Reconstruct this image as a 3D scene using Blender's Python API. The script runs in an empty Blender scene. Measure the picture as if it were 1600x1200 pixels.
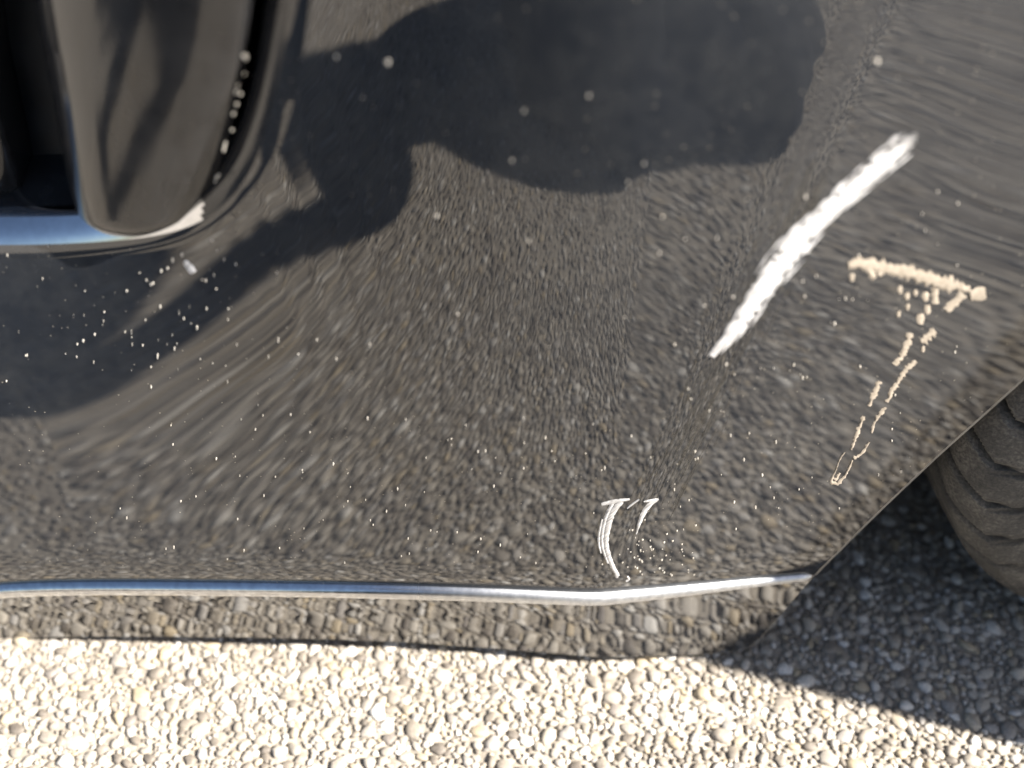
import bpy, bmesh, math, random
import numpy as np
from mathutils import Vector, Matrix
from mathutils.geometry import delaunay_2d_cdt

random.seed(7)
rng = np.random.default_rng(7)
D = bpy.data
S = bpy.context.scene
COL = S.collection

# ------------------------------------------------------------------ camera
HC = 0.667                     # lens height above the pavement
PITCH = math.radians(45)       # looking down
FPX = 1900.0                   # focal length in photograph pixels (1600 wide)
cam_d = D.cameras.new('camera')
cam = D.objects.new('camera', cam_d)
COL.objects.link(cam)
cam.location = (0, 0, HC)
cam.rotation_euler = (math.pi / 2 - PITCH, 0, 0)
cam_d.sensor_width = 36.0
cam_d.lens = 36.0 * FPX / 1600.0
cam_d.clip_start = 0.01
cam_d.clip_end = 2000
cam_d.dof.use_dof = True
cam_d.dof.focus_distance = 0.625
cam_d.dof.aperture_fstop = 4.0
S.camera = cam

# ------------------------------------------------------------------ sky and sun
SUN = Vector((1.15, -0.36, 1.0)).normalized()
world = D.worlds.new('World')
S.world = world
world.use_nodes = True
wn = world.node_tree
bg = wn.nodes['Background']
sky = wn.nodes.new('ShaderNodeTexSky')
sky.sky_type = 'NISHITA'
sky.sun_disc = False
sky.sun_elevation = math.asin(SUN.z)
sky.sun_rotation = math.atan2(SUN.x, SUN.y)
wn.links.new(sky.outputs[0], bg.inputs[0])
bg.inputs[1].default_value = 0.05
sun_d = D.lights.new('sun', 'SUN')
sun_d.energy = 5.0
sun_d.angle = math.radians(0.5)
sun_d.color = (1.0, 0.94, 0.86)
sun = D.objects.new('sun', sun_d)
COL.objects.link(sun)
sun.rotation_euler = SUN.to_track_quat('Z', 'Y').to_euler()
sun.location = SUN * 20
S.view_settings.view_transform = 'Standard'
S.view_settings.look = 'None'
S.view_settings.gamma = 1.0
S.view_settings.use_curve_mapping = False
S.view_settings.exposure = 1.75

# ------------------------------------------------------------------ helpers
def tag(o, label=None, cat=None, group=None, kind=None):
    if label: o['label'] = label
    if cat: o['category'] = cat
    if group: o['group'] = group
    if kind: o['kind'] = kind
    return o

def empty(name, loc=(0, 0, 0)):
    o = D.objects.new(name, None)
    COL.objects.link(o)
    o.location = loc
    o.empty_display_size = 0.1
    return o

def link(name, me, mat=None, parent=None, origin=None):
    o = D.objects.new(name, me)
    COL.objects.link(o)
    if mat is not None:
        me.materials.append(mat)
    if parent is not None:
        o.parent = parent
        # geometry is in world coordinates: cancel the parents' offsets
        off = Vector((0, 0, 0)); p = parent
        while p is not None:
            off += p.location; p = p.parent
        o.location = -off
    return o

def mesh(name, verts, faces, smooth=True, normals=None):
    me = D.meshes.new(name)
    me.from_pydata([tuple(map(float, v)) for v in verts], [], [tuple(map(int, f)) for f in faces])
    if smooth:
        me.polygons.foreach_set('use_smooth', np.ones(len(me.polygons), dtype=bool))
    me.update()
    if normals is not None:
        me.normals_split_custom_set_from_vertices([tuple(map(float, n)) for n in normals])
    return me

def grid_faces(nr, nc, closed_c=False, off=0):
    f = []
    for i in range(nr - 1):
        for j in range(nc if closed_c else nc - 1):
            k = (j + 1) % nc
            f.append((off + i * nc + j, off + i * nc + k, off + (i + 1) * nc + k, off + (i + 1) * nc + j))
    return f

def fattr(me, name, vals):
    a = me.attributes.new(name, 'FLOAT', 'POINT')
    a.data.foreach_set('value', np.asarray(vals, dtype=np.float32))

# ---- node helpers
def mat_new(name):
    m = D.materials.new(name)
    m.use_nodes = True
    nt = m.node_tree
    return m, nt, nt.nodes['Principled BSDF']

def N(nt, typ, **kw):
    n = nt.nodes.new(typ)
    for k, v in kw.items():
        setattr(n, k, v)
    return n

def noise(nt, scale, detail=4, rough=0.55, coord=None, dist=0.0):
    n = N(nt, 'ShaderNodeTexNoise')
    n.inputs['Scale'].default_value = scale
    n.inputs['Detail'].default_value = detail
    n.inputs['Roughness'].default_value = rough
    n.inputs['Distortion'].default_value = dist
    if coord is not None:
        nt.links.new(coord, n.inputs['Vector'])
    return n

def ramp(nt, src, stops, interp='LINEAR'):
    r = N(nt, 'ShaderNodeValToRGB')
    r.color_ramp.interpolation = interp
    e = r.color_ramp.elements
    while len(e) < len(stops):
        e.new(0.5)
    for i, (p, c) in enumerate(stops):
        e[i].position = p
        e[i].color = (*c, 1) if len(c) == 3 else c
    nt.links.new(src, r.inputs[0])
    return r

def mixc(nt, fac, a, b, mode='MIX'):
    m = N(nt, 'ShaderNodeMix', data_type='RGBA', blend_type=mode)
    for s, v in ((m.inputs[0], fac), (m.inputs[6], a), (m.inputs[7], b)):
        if hasattr(v, 'is_linked') or hasattr(v, 'links'):
            nt.links.new(v, s)
        elif isinstance(v, (int, float)):
            s.default_value = v
        else:
            s.default_value = (*v, 1)
    return m.outputs[2]

def geo_pos(nt):
    return N(nt, 'ShaderNodeNewGeometry').outputs['Position']

def bump(nt, h, strength, dist, bs):
    b = N(nt, 'ShaderNodeBump')
    b.inputs['Strength'].default_value = strength
    b.inputs['Distance'].default_value = dist
    nt.links.new(h, b.inputs['Height'])
    nt.links.new(b.outputs[0], bs.inputs['Normal'])
    return b

# ------------------------------------------------------------------ materials
def make_paint(name='black_car_paint', ior=1.75):
    m, nt, bs = mat_new(name)
    p = geo_pos(nt)
    n1 = noise(nt, 18, 5, 0.6, p)
    n1b = noise(nt, 140, 4, 0.7, p)
    dm = mixc(nt, 0.45, n1.outputs[0], n1b.outputs[0])
    dust = ramp(nt, dm, [(0.42, (0, 0, 0)), (0.72, (1, 1, 1))])
    vo = N(nt, 'ShaderNodeTexVoronoi')
    vo.inputs['Scale'].default_value = 420
    nt.links.new(p, vo.inputs['Vector'])
    speck = ramp(nt, vo.outputs['Distance'], [(0.10, (1, 1, 1)), (0.17, (0, 0, 0))])
    vc = ramp(nt, N(nt, 'ShaderNodeSeparateColor').outputs[0], [(0.86, (0, 0, 0)), (0.9, (1, 1, 1))])
    sep = vc.inputs[0].links[0].from_node
    nt.links.new(vo.outputs['Color'], sep.inputs[0])
    sp = mixc(nt, 1.0, speck.outputs[0], vc.outputs[0], 'MULTIPLY')
    base = mixc(nt, dust.outputs[0], (0.016, 0.0185, 0.0235), (0.034, 0.036, 0.039))
    col = mixc(nt, sp, base, (0.30, 0.27, 0.22))
    nt.links.new(col, bs.inputs['Base Color'])
    rr = ramp(nt, dm, [(0.40, (0.018,) * 3), (0.75, (0.05,) * 3)])
    nt.links.new(rr.outputs[0], bs.inputs['Roughness'])
    bs.inputs['IOR'].default_value = ior
    return m

def make_gloss(name, col, rough=0.06, ior=1.5):
    m, nt, bs = mat_new(name)
    n1 = noise(nt, 60, 4, 0.6, geo_pos(nt))
    c = ramp(nt, n1.outputs[0], [(0.35, col), (0.8, tuple(x * 1.5 + 0.004 for x in col))])
    nt.links.new(c.outputs[0], bs.inputs['Base Color'])
    r = ramp(nt, n1.outputs[0], [(0.3, (rough,) * 3), (0.8, (rough * 1.8,) * 3)])
    nt.links.new(r.outputs[0], bs.inputs['Roughness'])
    bs.inputs['IOR'].default_value = ior
    return m

def make_chrome():
    m, nt, bs = mat_new('chrome')
    p = geo_pos(nt)
    bs.inputs['Metallic'].default_value = 1
    n1 = noise(nt, 240, 4, 0.6, p)
    c = ramp(nt, n1.outputs[0], [(0.35, (0.52, 0.53, 0.55)), (0.7, (0.72, 0.73, 0.74))])
    nt.links.new(c.outputs[0], bs.inputs['Base Color'])
    # worn right end: rougher
    at = N(nt, 'ShaderNodeAttribute', attribute_name='wear')
    r = ramp(nt, at.outputs['Fac'], [(0.0, (0.06,) * 3), (1.0, (0.5,) * 3)])
    nt.links.new(r.outputs[0], bs.inputs['Roughness'])
    bump(nt, n1.outputs[0], 0.12, 0.0006, bs)
    return m

def make_dark_chrome():
    m, nt, bs = mat_new('dark_chrome')
    n1 = noise(nt, 200, 4, 0.6, geo_pos(nt))
    c = ramp(nt, n1.outputs[0], [(0.35, (0.58, 0.59, 0.61)), (0.7, (0.66, 0.67, 0.69))])
    nt.links.new(c.outputs[0], bs.inputs['Base Color'])
    bs.inputs['Metallic'].default_value = 1
    bs.inputs['Roughness'].default_value = 0.08
    return m

def make_scuff_or_reflection(name, c0, c1, streak=False):
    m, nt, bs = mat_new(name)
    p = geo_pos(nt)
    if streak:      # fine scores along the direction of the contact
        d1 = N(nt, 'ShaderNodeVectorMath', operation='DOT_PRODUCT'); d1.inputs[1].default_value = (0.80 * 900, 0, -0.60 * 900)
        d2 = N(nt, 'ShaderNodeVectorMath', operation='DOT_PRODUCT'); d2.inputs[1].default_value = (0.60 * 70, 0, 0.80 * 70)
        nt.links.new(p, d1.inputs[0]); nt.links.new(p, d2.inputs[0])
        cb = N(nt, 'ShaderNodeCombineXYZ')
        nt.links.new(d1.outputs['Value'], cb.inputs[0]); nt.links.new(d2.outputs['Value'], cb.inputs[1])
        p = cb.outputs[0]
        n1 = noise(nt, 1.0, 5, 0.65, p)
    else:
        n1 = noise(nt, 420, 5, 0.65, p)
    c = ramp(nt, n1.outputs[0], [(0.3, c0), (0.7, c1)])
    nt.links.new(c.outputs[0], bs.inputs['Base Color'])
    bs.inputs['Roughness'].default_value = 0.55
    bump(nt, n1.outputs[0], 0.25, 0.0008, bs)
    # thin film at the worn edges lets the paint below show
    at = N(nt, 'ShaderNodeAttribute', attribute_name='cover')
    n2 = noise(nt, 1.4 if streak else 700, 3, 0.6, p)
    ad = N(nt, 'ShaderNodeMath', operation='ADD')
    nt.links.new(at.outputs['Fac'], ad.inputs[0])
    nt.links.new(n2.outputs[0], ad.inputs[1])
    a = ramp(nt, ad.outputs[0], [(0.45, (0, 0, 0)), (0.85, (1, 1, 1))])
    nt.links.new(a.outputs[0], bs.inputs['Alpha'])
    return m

PEB = [(0.0, (0.16, 0.14, 0.12)), (0.10, (0.25, 0.22, 0.185)), (0.25, (0.35, 0.315, 0.27)), (0.42, (0.43, 0.395, 0.345)), (0.58, (0.50, 0.46, 0.40)),
       (0.68, (0.47, 0.39, 0.27)), (0.75, (0.34, 0.32, 0.30)), (0.84, (0.57, 0.53, 0.475)), (0.93, (0.74, 0.72, 0.68)), (1.0, (0.22, 0.195, 0.175))]
def make_pebble(name, use_attr):
    m, nt, bs = mat_new(name)
    if use_attr:
        src = N(nt, 'ShaderNodeAttribute', attribute_name='tone').outputs['Fac']
    else:
        src = N(nt, 'ShaderNodeObjectInfo').outputs['Random']
    r = ramp(nt, src, PEB)
    n1 = noise(nt, 650, 4, 0.6, geo_pos(nt))
    sp = ramp(nt, n1.outputs[0], [(0.3, (0.72, 0.70, 0.68)), (0.65, (1.08, 1.07, 1.05))])
    c = mixc(nt, 1.0, r.outputs[0], sp.outputs[0], 'MULTIPLY')
    nt.links.new(c, bs.inputs['Base Color'])
    bs.inputs['Roughness'].default_value = 0.62
    bump(nt, n1.outputs[0], 0.3, 0.0008, bs)
    return m

def make_ground():
    m, nt, bs = mat_new('exposed_aggregate_concrete')
    p = geo_pos(nt)
    vo = N(nt, 'ShaderNodeTexVoronoi'); vo.inputs['Scale'].default_value = 150
    nt.links.new(p, vo.inputs['Vector'])
    sep = N(nt, 'ShaderNodeSeparateColor'); nt.links.new(vo.outputs['Color'], sep.inputs[0])
    r = ramp(nt, sep.outputs[0], PEB)
    edge = ramp(nt, vo.outputs['Distance'], [(0.38, (1, 1, 1)), (0.62, (0, 0, 0))])
    n1 = noise(nt, 900, 3, 0.6, p)
    mort = ramp(nt, n1.outputs[0], [(0.3, (0.30, 0.265, 0.22)), (0.7, (0.42, 0.375, 0.31))])
    # beyond the laid pebbles the same stones are drawn by the texture
    at = N(nt, 'ShaderNodeAttribute', attribute_name='far')
    f = mixc(nt, 1.0, edge.outputs[0], at.outputs['Color'], 'MULTIPLY')
    c = mixc(nt, f, mort.outputs[0], r.outputs[0])
    nt.links.new(c, bs.inputs['Base Color'])
    bs.inputs['Roughness'].default_value = 0.85
    b = bump(nt, vo.outputs['Distance'], 0.5, 0.004, bs); b.invert = True
    return m

def make_rubber():
    m, nt, bs = mat_new('dusty_tyre_rubber')
    p = geo_pos(nt)
    n1 = noise(nt, 45, 5, 0.65, p)
    n2 = noise(nt, 520, 3, 0.6, p)
    d = mixc(nt, 1.0, n1.outputs[0], n2.outputs[0], 'MULTIPLY')
    r = ramp(nt, d, [(0.12, (0.036, 0.036, 0.036)), (0.26, (0.075, 0.072, 0.067)), (0.42, (0.16, 0.15, 0.135))])
    at = N(nt, 'ShaderNodeAttribute', attribute_name='groove')
    c = mixc(nt, at.outputs['Fac'], r.outputs[0], (0.012, 0.012, 0.012))
    nt.links.new(c, bs.inputs['Base Color'])
    bs.inputs['Roughness'].default_value = 0.75
    bump(nt, n2.outputs[0], 0.6, 0.002, bs)
    return m

def make_cloth(name, c0, c1, scale=300):
    m, nt, bs = mat_new(name)
    n1 = noise(nt, scale, 4, 0.6, geo_pos(nt))
    r = ramp(nt, n1.outputs[0], [(0.3, c0), (0.7, c1)])
    nt.links.new(r.outputs[0], bs.inputs['Base Color'])
    bs.inputs['Roughness'].default_value = 0.9
    bump(nt, n1.outputs[0], 0.3, 0.002, bs)
    return m

M_PAINT = make_paint()
M_LIP = make_paint('gloss_lip_paint', 2.3)
M_TRIM = make_gloss('gloss_black_trim', (0.016, 0.016, 0.017), 0.07, 1.5)
M_PLASTIC = make_gloss('matt_black_plastic', (0.012, 0.012, 0.013), 0.35, 1.45)
M_CHROME = make_chrome()
M_EDGE = make_gloss('pale_light_rim', (0.22, 0.205, 0.18), 0.35)  # light rim from the reflected ground, painted in as a pale tone
M_WHITE = make_scuff_or_reflection('white_scuff', (0.26, 0.255, 0.25), (0.84, 0.83, 0.83), True)
M_TAN = make_scuff_or_reflection('tan_scuff', (0.30, 0.255, 0.20), (0.50, 0.435, 0.355))
M_SPECK = make_scuff_or_reflection('dust_and_glint', (0.50, 0.46, 0.40), (0.72, 0.68, 0.61))  # pale dust tone, also used for painted sun glints and the fin highlight
M_STREAK = make_scuff_or_reflection('reflection_streaks', (0.010, 0.010, 0.010), (0.10, 0.092, 0.08))  # crease reflection put into colour as dark streaks
M_PEB_A = make_pebble('pebble_mixed', True)
M_PEB_O = make_pebble('pebble_single', False)
M_GROUND = make_ground()
M_RUBBER = make_rubber()
M_NAVY = make_cloth('dark_navy_cloth', (0.013, 0.015, 0.020), (0.026, 0.029, 0.036))
M_DENIM = make_cloth('dark_trouser_cloth', (0.014, 0.015, 0.018), (0.026, 0.028, 0.033))
M_SHOE = make_cloth('black_shoe', (0.012, 0.012, 0.013), (0.025, 0.025, 0.026))
M_SKIN = make_cloth('skin', (0.42, 0.26, 0.19), (0.48, 0.31, 0.23), 80)
M_HAIR = make_cloth('dark_hair', (0.015, 0.011, 0.008), (0.03, 0.022, 0.016), 500)
M_STEEL = make_gloss('grey_alloy', (0.30, 0.30, 0.31), 0.3)
M_EYE = make_gloss('eye_white', (0.6, 0.58, 0.55), 0.1)

# ------------------------------------------------------------------ the bumper's surface, y = F(x, z)
CO, SI = math.cos(PITCH), math.sin(PITCH)
CAM = np.array([0, 0, HC])
def rays(u, v):
    a = (np.asarray(u, float) - 800) / FPX
    b = (600 - np.asarray(v, float)) / FPX
    return np.stack([a, CO + b * SI, -SI + b * CO], -1)

def sstep(a, b, x):
    t = np.clip((x - a) / (b - a), 0, 1)
    return t * t * (3 - 2 * t)

# slope table dy/dz over the height above the chrome strip
_h = np.linspace(-0.2, 0.8, 2001)
_m = np.interp(_h, [-0.2, 0.0, 0.04, 0.10, 0.18, 0.25, 0.31, 0.36, 0.45, 0.60, 0.8],
               [-0.18, -0.18, -0.17, -0.155, -0.13, -0.105, -0.075, -0.045, 0.03, 0.25, 0.5])
_kk = np.hanning(121); _kk /= _kk.sum()
_m = np.convolve(np.pad(_m, 60, mode='edge'), _kk, mode='valid')
_T = np.concatenate([[0], np.cumsum((_m[1:] + _m[:-1]) / 2 * np.diff(_h))])
_T -= np.interp(0, _h, _T)
from math import erf
_hh = np.linspace(-0.3, 0.3, 601)
_E = np.array([erf(a / 0.020) for a in _hh]) * 0.020 * math.sqrt(math.pi) / 2

Y_STRIP = 0.400
def y_plan(x):
    x = np.asarray(x, float)
    return Y_STRIP + 0.10 * np.minimum(x - 0.05, 0) ** 2 + 2.4 * np.clip(x + 0.30, -0.4, 0) ** 2

# crease line that runs from the upper right down to the strip
CR_A = np.array([0.118, 0.466]); CR_B = np.array([0.053, 0.126])
_cd = (CR_B - CR_A) / np.linalg.norm(CR_B - CR_A)
_cn = np.array([-_cd[1], _cd[0]])      # to the right and down
def crease(x, z):
    s = (x - CR_A[0]) * _cn[0] + (z - CR_A[1]) * _cn[1]
    w = 0.007
    return 0.17 * 0.5 * (s + np.sqrt(s * s + w * w)) - 0.05 * 0.5 * (s - 0.10 + np.sqrt((s - 0.10) ** 2 + 0.02 ** 2))

_wr = np.random.default_rng(21)
_WV = []
for _i in range(26):
    _k = _wr.uniform(20, 120); _a = _wr.uniform(0, 6.283)
    _WV.append((_k * math.cos(_a), _k * math.sin(_a), _wr.uniform(0, 6.283), 0.00035 / _k))

def waves(x, z):
    d = 0.0
    for k, (kx, kz, ph, am) in enumerate(_WV):
        d = d + am * np.sin(kx * x + kz * z + ph)
    # shallow pushed-in patches around the scrapes
    for cx, cz, r, a in ((0.13, 0.39, 0.05, 0.0005), (0.06, 0.15, 0.018, 0.0003)):
        d = d + a * np.exp(-((x - cx) ** 2 + (z - cz) ** 2) / (r * r))
    # small vertical ripples right of the lamp opening
    d = d + 0.00002 * np.sin(x * 420 + z * 60) * np.exp(-((x + 0.095) / 0.045) ** 2 - ((z - 0.39) / 0.06) ** 2)
    return d

def resample_line(p, step):
    L = np.concatenate([[0], np.cumsum(np.linalg.norm(np.diff(p, axis=0), axis=1))])
    q = np.linspace(0, L[-1], int(L[-1] / step) + 1)
    return np.stack([np.interp(q, L, p[:, k]) for k in range(2)], -1)

# strip height from the line it follows in the picture
def solve_y0(u, v):
    d = rays(u, v); t = Y_STRIP / d[1]
    for _ in range(30):
        p = CAM + d * t
        t += (y_plan(p[0]) + crease(p[0], p[2]) - p[1]) / d[1] * 0.8
    return CAM + d * t
_su = np.array([(-600, 905), (-350, 908), (-120, 911), (0, 912), (150, 913), (300, 914), (450, 915), (600, 918), (700, 921), (800, 925), (880, 928),
                (960, 929), (1030, 926), (1100, 920), (1180, 911), (1270, 900)], float)
_su = resample_line(_su, 20)
_sp = np.array([solve_y0(u, v) for u, v in _su])
_sp = _sp[np.argsort(_sp[:, 0])]
XL, XR = _sp[0, 0], _sp[-1, 0]
_zx = np.linspace(XL, XR, 400)
_zz = np.interp(_zx, _sp[:, 0], _sp[:, 2])
_kz = np.hanning(91); _kz /= _kz.sum()
_zz = np.convolve(np.pad(_zz, 45, mode='edge'), _kz, mode='valid')
def z_strip(x):
    return np.interp(x, _zx, _zz)

def F(x, z):
    x = np.asarray(x, float); z = np.asarray(z, float)
    h = z - z_strip(x)
    y = y_plan(x) + crease(x, z) + np.interp(h, _h, _T)
    A = 0.10 + 0.30 * sstep(0.06, -0.22, x)
    y = y - A * np.interp(np.clip(h, -0.1, 0.29), _hh, _E)
    y = y + 0.27 * sstep(0.05, -0.23, x) * np.maximum(h, 0)
    # towards the right the panel stands more upright
    y = y + 0.10 * sstep(-0.10, 0.25, x) * h
    return y + waves(x, z)

def Fn(x, z, fn=None):
    fn = fn or F
    e = 1e-4
    gx = (fn(x + e, z) - fn(x - e, z)) / (2 * e)
    gz = (fn(x, z + e) - fn(x, z - e)) / (2 * e)
    n = np.stack([gx, -np.ones_like(gx), gz], -1)
    return n / np.linalg.norm(n, axis=-1, keepdims=True)

def hit(u, v, fn=None, it=60):
    """point of the surface that lies along a sight line"""
    fn = fn or F
    u = np.atleast_1d(np.asarray(u, float)); v = np.atleast_1d(np.asarray(v, float))
    d = rays(u, v)
    ts = np.linspace(0.26, 0.74, 33)[None, :] / d[:, 1:2]
    g = ts * d[:, 1:2] - fn(ts * d[:, 0:1], HC + ts * d[:, 2:3])
    i = np.argmax(g > 0, axis=1); i = np.where((g > 0).any(1), np.maximum(i, 1), 32)
    r_ = np.arange(len(u))
    lo, hi = ts[r_, i - 1], ts[r_, i]
    for _ in range(20):
        t = (lo + hi) / 2
        ahead = t * d[:, 1] - fn(t * d[:, 0], HC + t * d[:, 2]) > 0
        hi = np.where(ahead, t, hi); lo = np.where(ahead, lo, t)
    return CAM + d * ((lo + hi) / 2)[:, None]

# lower lip below the strip
def lip_slope(x):
    return 0.05 + 0.20 * sstep(0.19, -0.08, x)
def G(x, z):
    x = np.asarray(x, float); z = np.asarray(z, float)
    zs = z_strip(x)
    k = np.maximum(zs - z, 0)
    return F(x, zs) + lip_slope(x) * k + 0.0008 + 0.00012 * np.sin(x * 120 + z * 200)

def in_poly(px, pz, poly):
    inside = np.zeros(len(px), bool)
    n = len(poly)
    j = n - 1
    for i in range(n):
        xi, zi = poly[i]; xj, zj = poly[j]
        c = ((zi > pz) != (zj > pz)) & (px < (xj - xi) * (pz - zi) / (zj - zi + 1e-15) + xi)
        inside ^= c
        j = i
    return inside

def seg_dist(px, pz, poly):
    best = np.full(len(px), 1e9)
    n = len(poly)
    for i in range(n):
        a = poly[i]; b = poly[(i + 1) % n]
        ab = b - a; L = ab @ ab + 1e-18
        t = np.clip(((px - a[0]) * ab[0] + (pz - a[1]) * ab[1]) / L, 0, 1)
        best = np.minimum(best, np.hypot(px - a[0] - t * ab[0], pz - a[1] - t * ab[1]))
    return best

def resample(poly, step, closed=True):
    poly = np.asarray(poly, float)
    pts = np.vstack([poly, poly[:1]]) if closed else poly
    L = np.concatenate([[0], np.cumsum(np.linalg.norm(np.diff(pts, axis=0), axis=1))])
    n = max(3, int(round(L[-1] / step)))
    s = np.linspace(0, L[-1], n + 1)
    out = np.stack([np.interp(s, L, pts[:, k]) for k in range(pts.shape[1])], -1)
    return out[:-1] if closed else out

def smooth_poly(p, it=3, closed=True):
    p = np.asarray(p, float)
    for _ in range(it):          # Chaikin corner cutting
        if closed:
            q = np.roll(p, -1, 0)
            p = np.stack([0.75 * p + 0.25 * q, 0.25 * p + 0.75 * q], 1).reshape(-1, p.shape[1])
        else:
            a, b = p[:-1], p[1:]
            m = np.stack([0.75 * a + 0.25 * b, 0.25 * a + 0.75 * b], 1).reshape(-1, p.shape[1])
            p = np.vstack([p[:1], m, p[-1:]])
    return p

def sheet(name, outer, holes, fn, step, mat, parent, fine=None):
    """trimmed sheet of the surface y = fn(x, z), with the surface's own normals"""
    loops = [outer] + holes
    x0, z0 = outer.min(0); x1, z1 = outer.max(0)
    gx, gz = np.meshgrid(np.arange(x0, x1, step), np.arange(z0, z1, step))
    gx[1::2] += step / 2
    gx, gz = gx.ravel(), gz.ravel()
    if fine:
        fx0, fx1, fz0, fz1, fs = fine
        a, b = np.meshgrid(np.arange(fx0, fx1, fs), np.arange(fz0, fz1, fs)); a[1::2] += fs / 2
        keep = (gx < fx0) | (gx > fx1) | (gz < fz0) | (gz > fz1)
        gx, gz = np.concatenate([gx[keep], a.ravel()]), np.concatenate([gz[keep], b.ravel()])
    ok = in_poly(gx, gz, outer) & (seg_dist(gx, gz, outer) > 0.0012)
    for h in holes:
        ok &= ~in_poly(gx, gz, h) & (seg_dist(gx, gz, h) > 0.0012)
    gx, gz = gx[ok], gz[ok]
    pts, edges = [], []
    for lp in loops:
        o = len(pts)
        pts += [tuple(q) for q in lp]
        edges += [(o + i, o + (i + 1) % len(lp)) for i in range(len(lp))]
    pts += list(zip(gx, gz))
    vo, _, fo, _, _, _ = delaunay_2d_cdt([Vector(p) for p in pts], edges, [], 0, 1e-7)
    V = np.array([(q.x, q.y) for q in vo]); T = np.array([f for f in fo if len(f) == 3])
    c = V[T].mean(1)
    ok = in_poly(c[:, 0], c[:, 1], outer)
    for h in holes:
        ok &= ~in_poly(c[:, 0], c[:, 1], h)
    T = T[ok]
    P = np.stack([V[:, 0], fn(V[:, 0], V[:, 1]), V[:, 1]], -1)
    # wind towards the viewer (-y)
    a, b, cc = P[T[:, 0]], P[T[:, 1]], P[T[:, 2]]
    fl = np.cross(b - a, cc - a)[:, 1] > 0
    T[fl] = T[fl][:, ::-1]
    me = mesh(name, P, T, True, Fn(V[:, 0], V[:, 1], fn))
    return link(name, me, mat, parent)

def rim_loft(name, loop, fn, rows, mat, parent, inward, keep=None):
    """rows = (in-plane travel, depth) pairs swept from a closed or open edge loop"""
    loop = np.asarray(loop)
    n = len(loop)
    d = np.roll(loop, -1, 0) - np.roll(loop, 1, 0)
    nn = np.stack([-d[:, 1], d[:, 0]], -1); nn /= np.linalg.norm(nn, axis=1, keepdims=True) + 1e-12
    nn *= inward
    base = np.stack([loop[:, 0], fn(loop[:, 0], loop[:, 1]), loop[:, 1]], -1)
    V = []
    for tr, dp in rows:
        V.append(base + np.stack([nn[:, 0] * tr, np.full(n, dp), nn[:, 1] * tr], -1))
    V = np.concatenate(V)
    fc = grid_faces(len(rows), n, True)
    if keep is not None:
        fc = [f for f in fc if keep(V[list(f)].mean(0))]
    me = mesh(name, V, fc)
    bm = bmesh.new(); bm.from_mesh(me); bmesh.ops.recalc_face_normals(bm, faces=bm.faces); bm.to_mesh(me); bm.free()
    return link(name, me, mat, parent)

# ------------------------------------------------------------------ pavement
pav_empty = None
def make_pavement():
    # one sheet reaching the horizon, finer near the car
    xs = np.array([-400, -60, -10, -3, -0.90, -0.83, 0, 1.12, 1.2, 3, 10, 60, 400.])
    ys = np.array([-400, -60, -10, -3, -0.95, -0.88, 0, 0.73, 0.80, 3, 10, 60, 400.])
    X, Y = np.meshgrid(xs, ys)
    V = np.stack([X.ravel(), Y.ravel(), np.full(X.size, -0.0012)], -1)
    me = mesh('pavement', V, grid_faces(len(ys), len(xs)))
    far = ~((V[:, 0] > -0.9) & (V[:, 0] < 1.2) & (V[:, 1] > -0.95) & (V[:, 1] < 0.80))
    fattr(me, 'far', far.astype(float))
    o = link('pavement', me, M_GROUND)
    tag(o, 'sunlit exposed aggregate concrete pavement in front of the car', None, None, 'structure')
    return o

def dome(nr=10, lumpy=0.16, seed=0):
    r_ = np.random.default_rng(seed)
    ph = r_.uniform(0, 6.28, 4)
    V = []; Fc = []
    rings = [(1.0, -0.25), (0.97, 0.22), (0.74, 0.62), (0.36, 0.86)]
    for rr, zz in rings:
        for j in range(nr):
            a = 2 * math.pi * j / nr
            k = 1 + lumpy * (math.sin(2 * a + ph[0]) * 0.7 + math.sin(3 * a + ph[1]) * 0.5 + math.sin(5 * a + ph[2]) * 0.25)
            V.append((rr * k * math.cos(a), rr * k * math.sin(a), zz * (1 + 0.18 * math.sin(a + ph[3]))))
    Fc += grid_faces(4, nr, True)
    V.append((0.05, 0.03, 0.92)); t = len(V) - 1
    for j in range(nr):
        Fc.append((3 * nr + j, 3 * nr + (j + 1) % nr, t))
    return np.array(V), Fc

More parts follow.
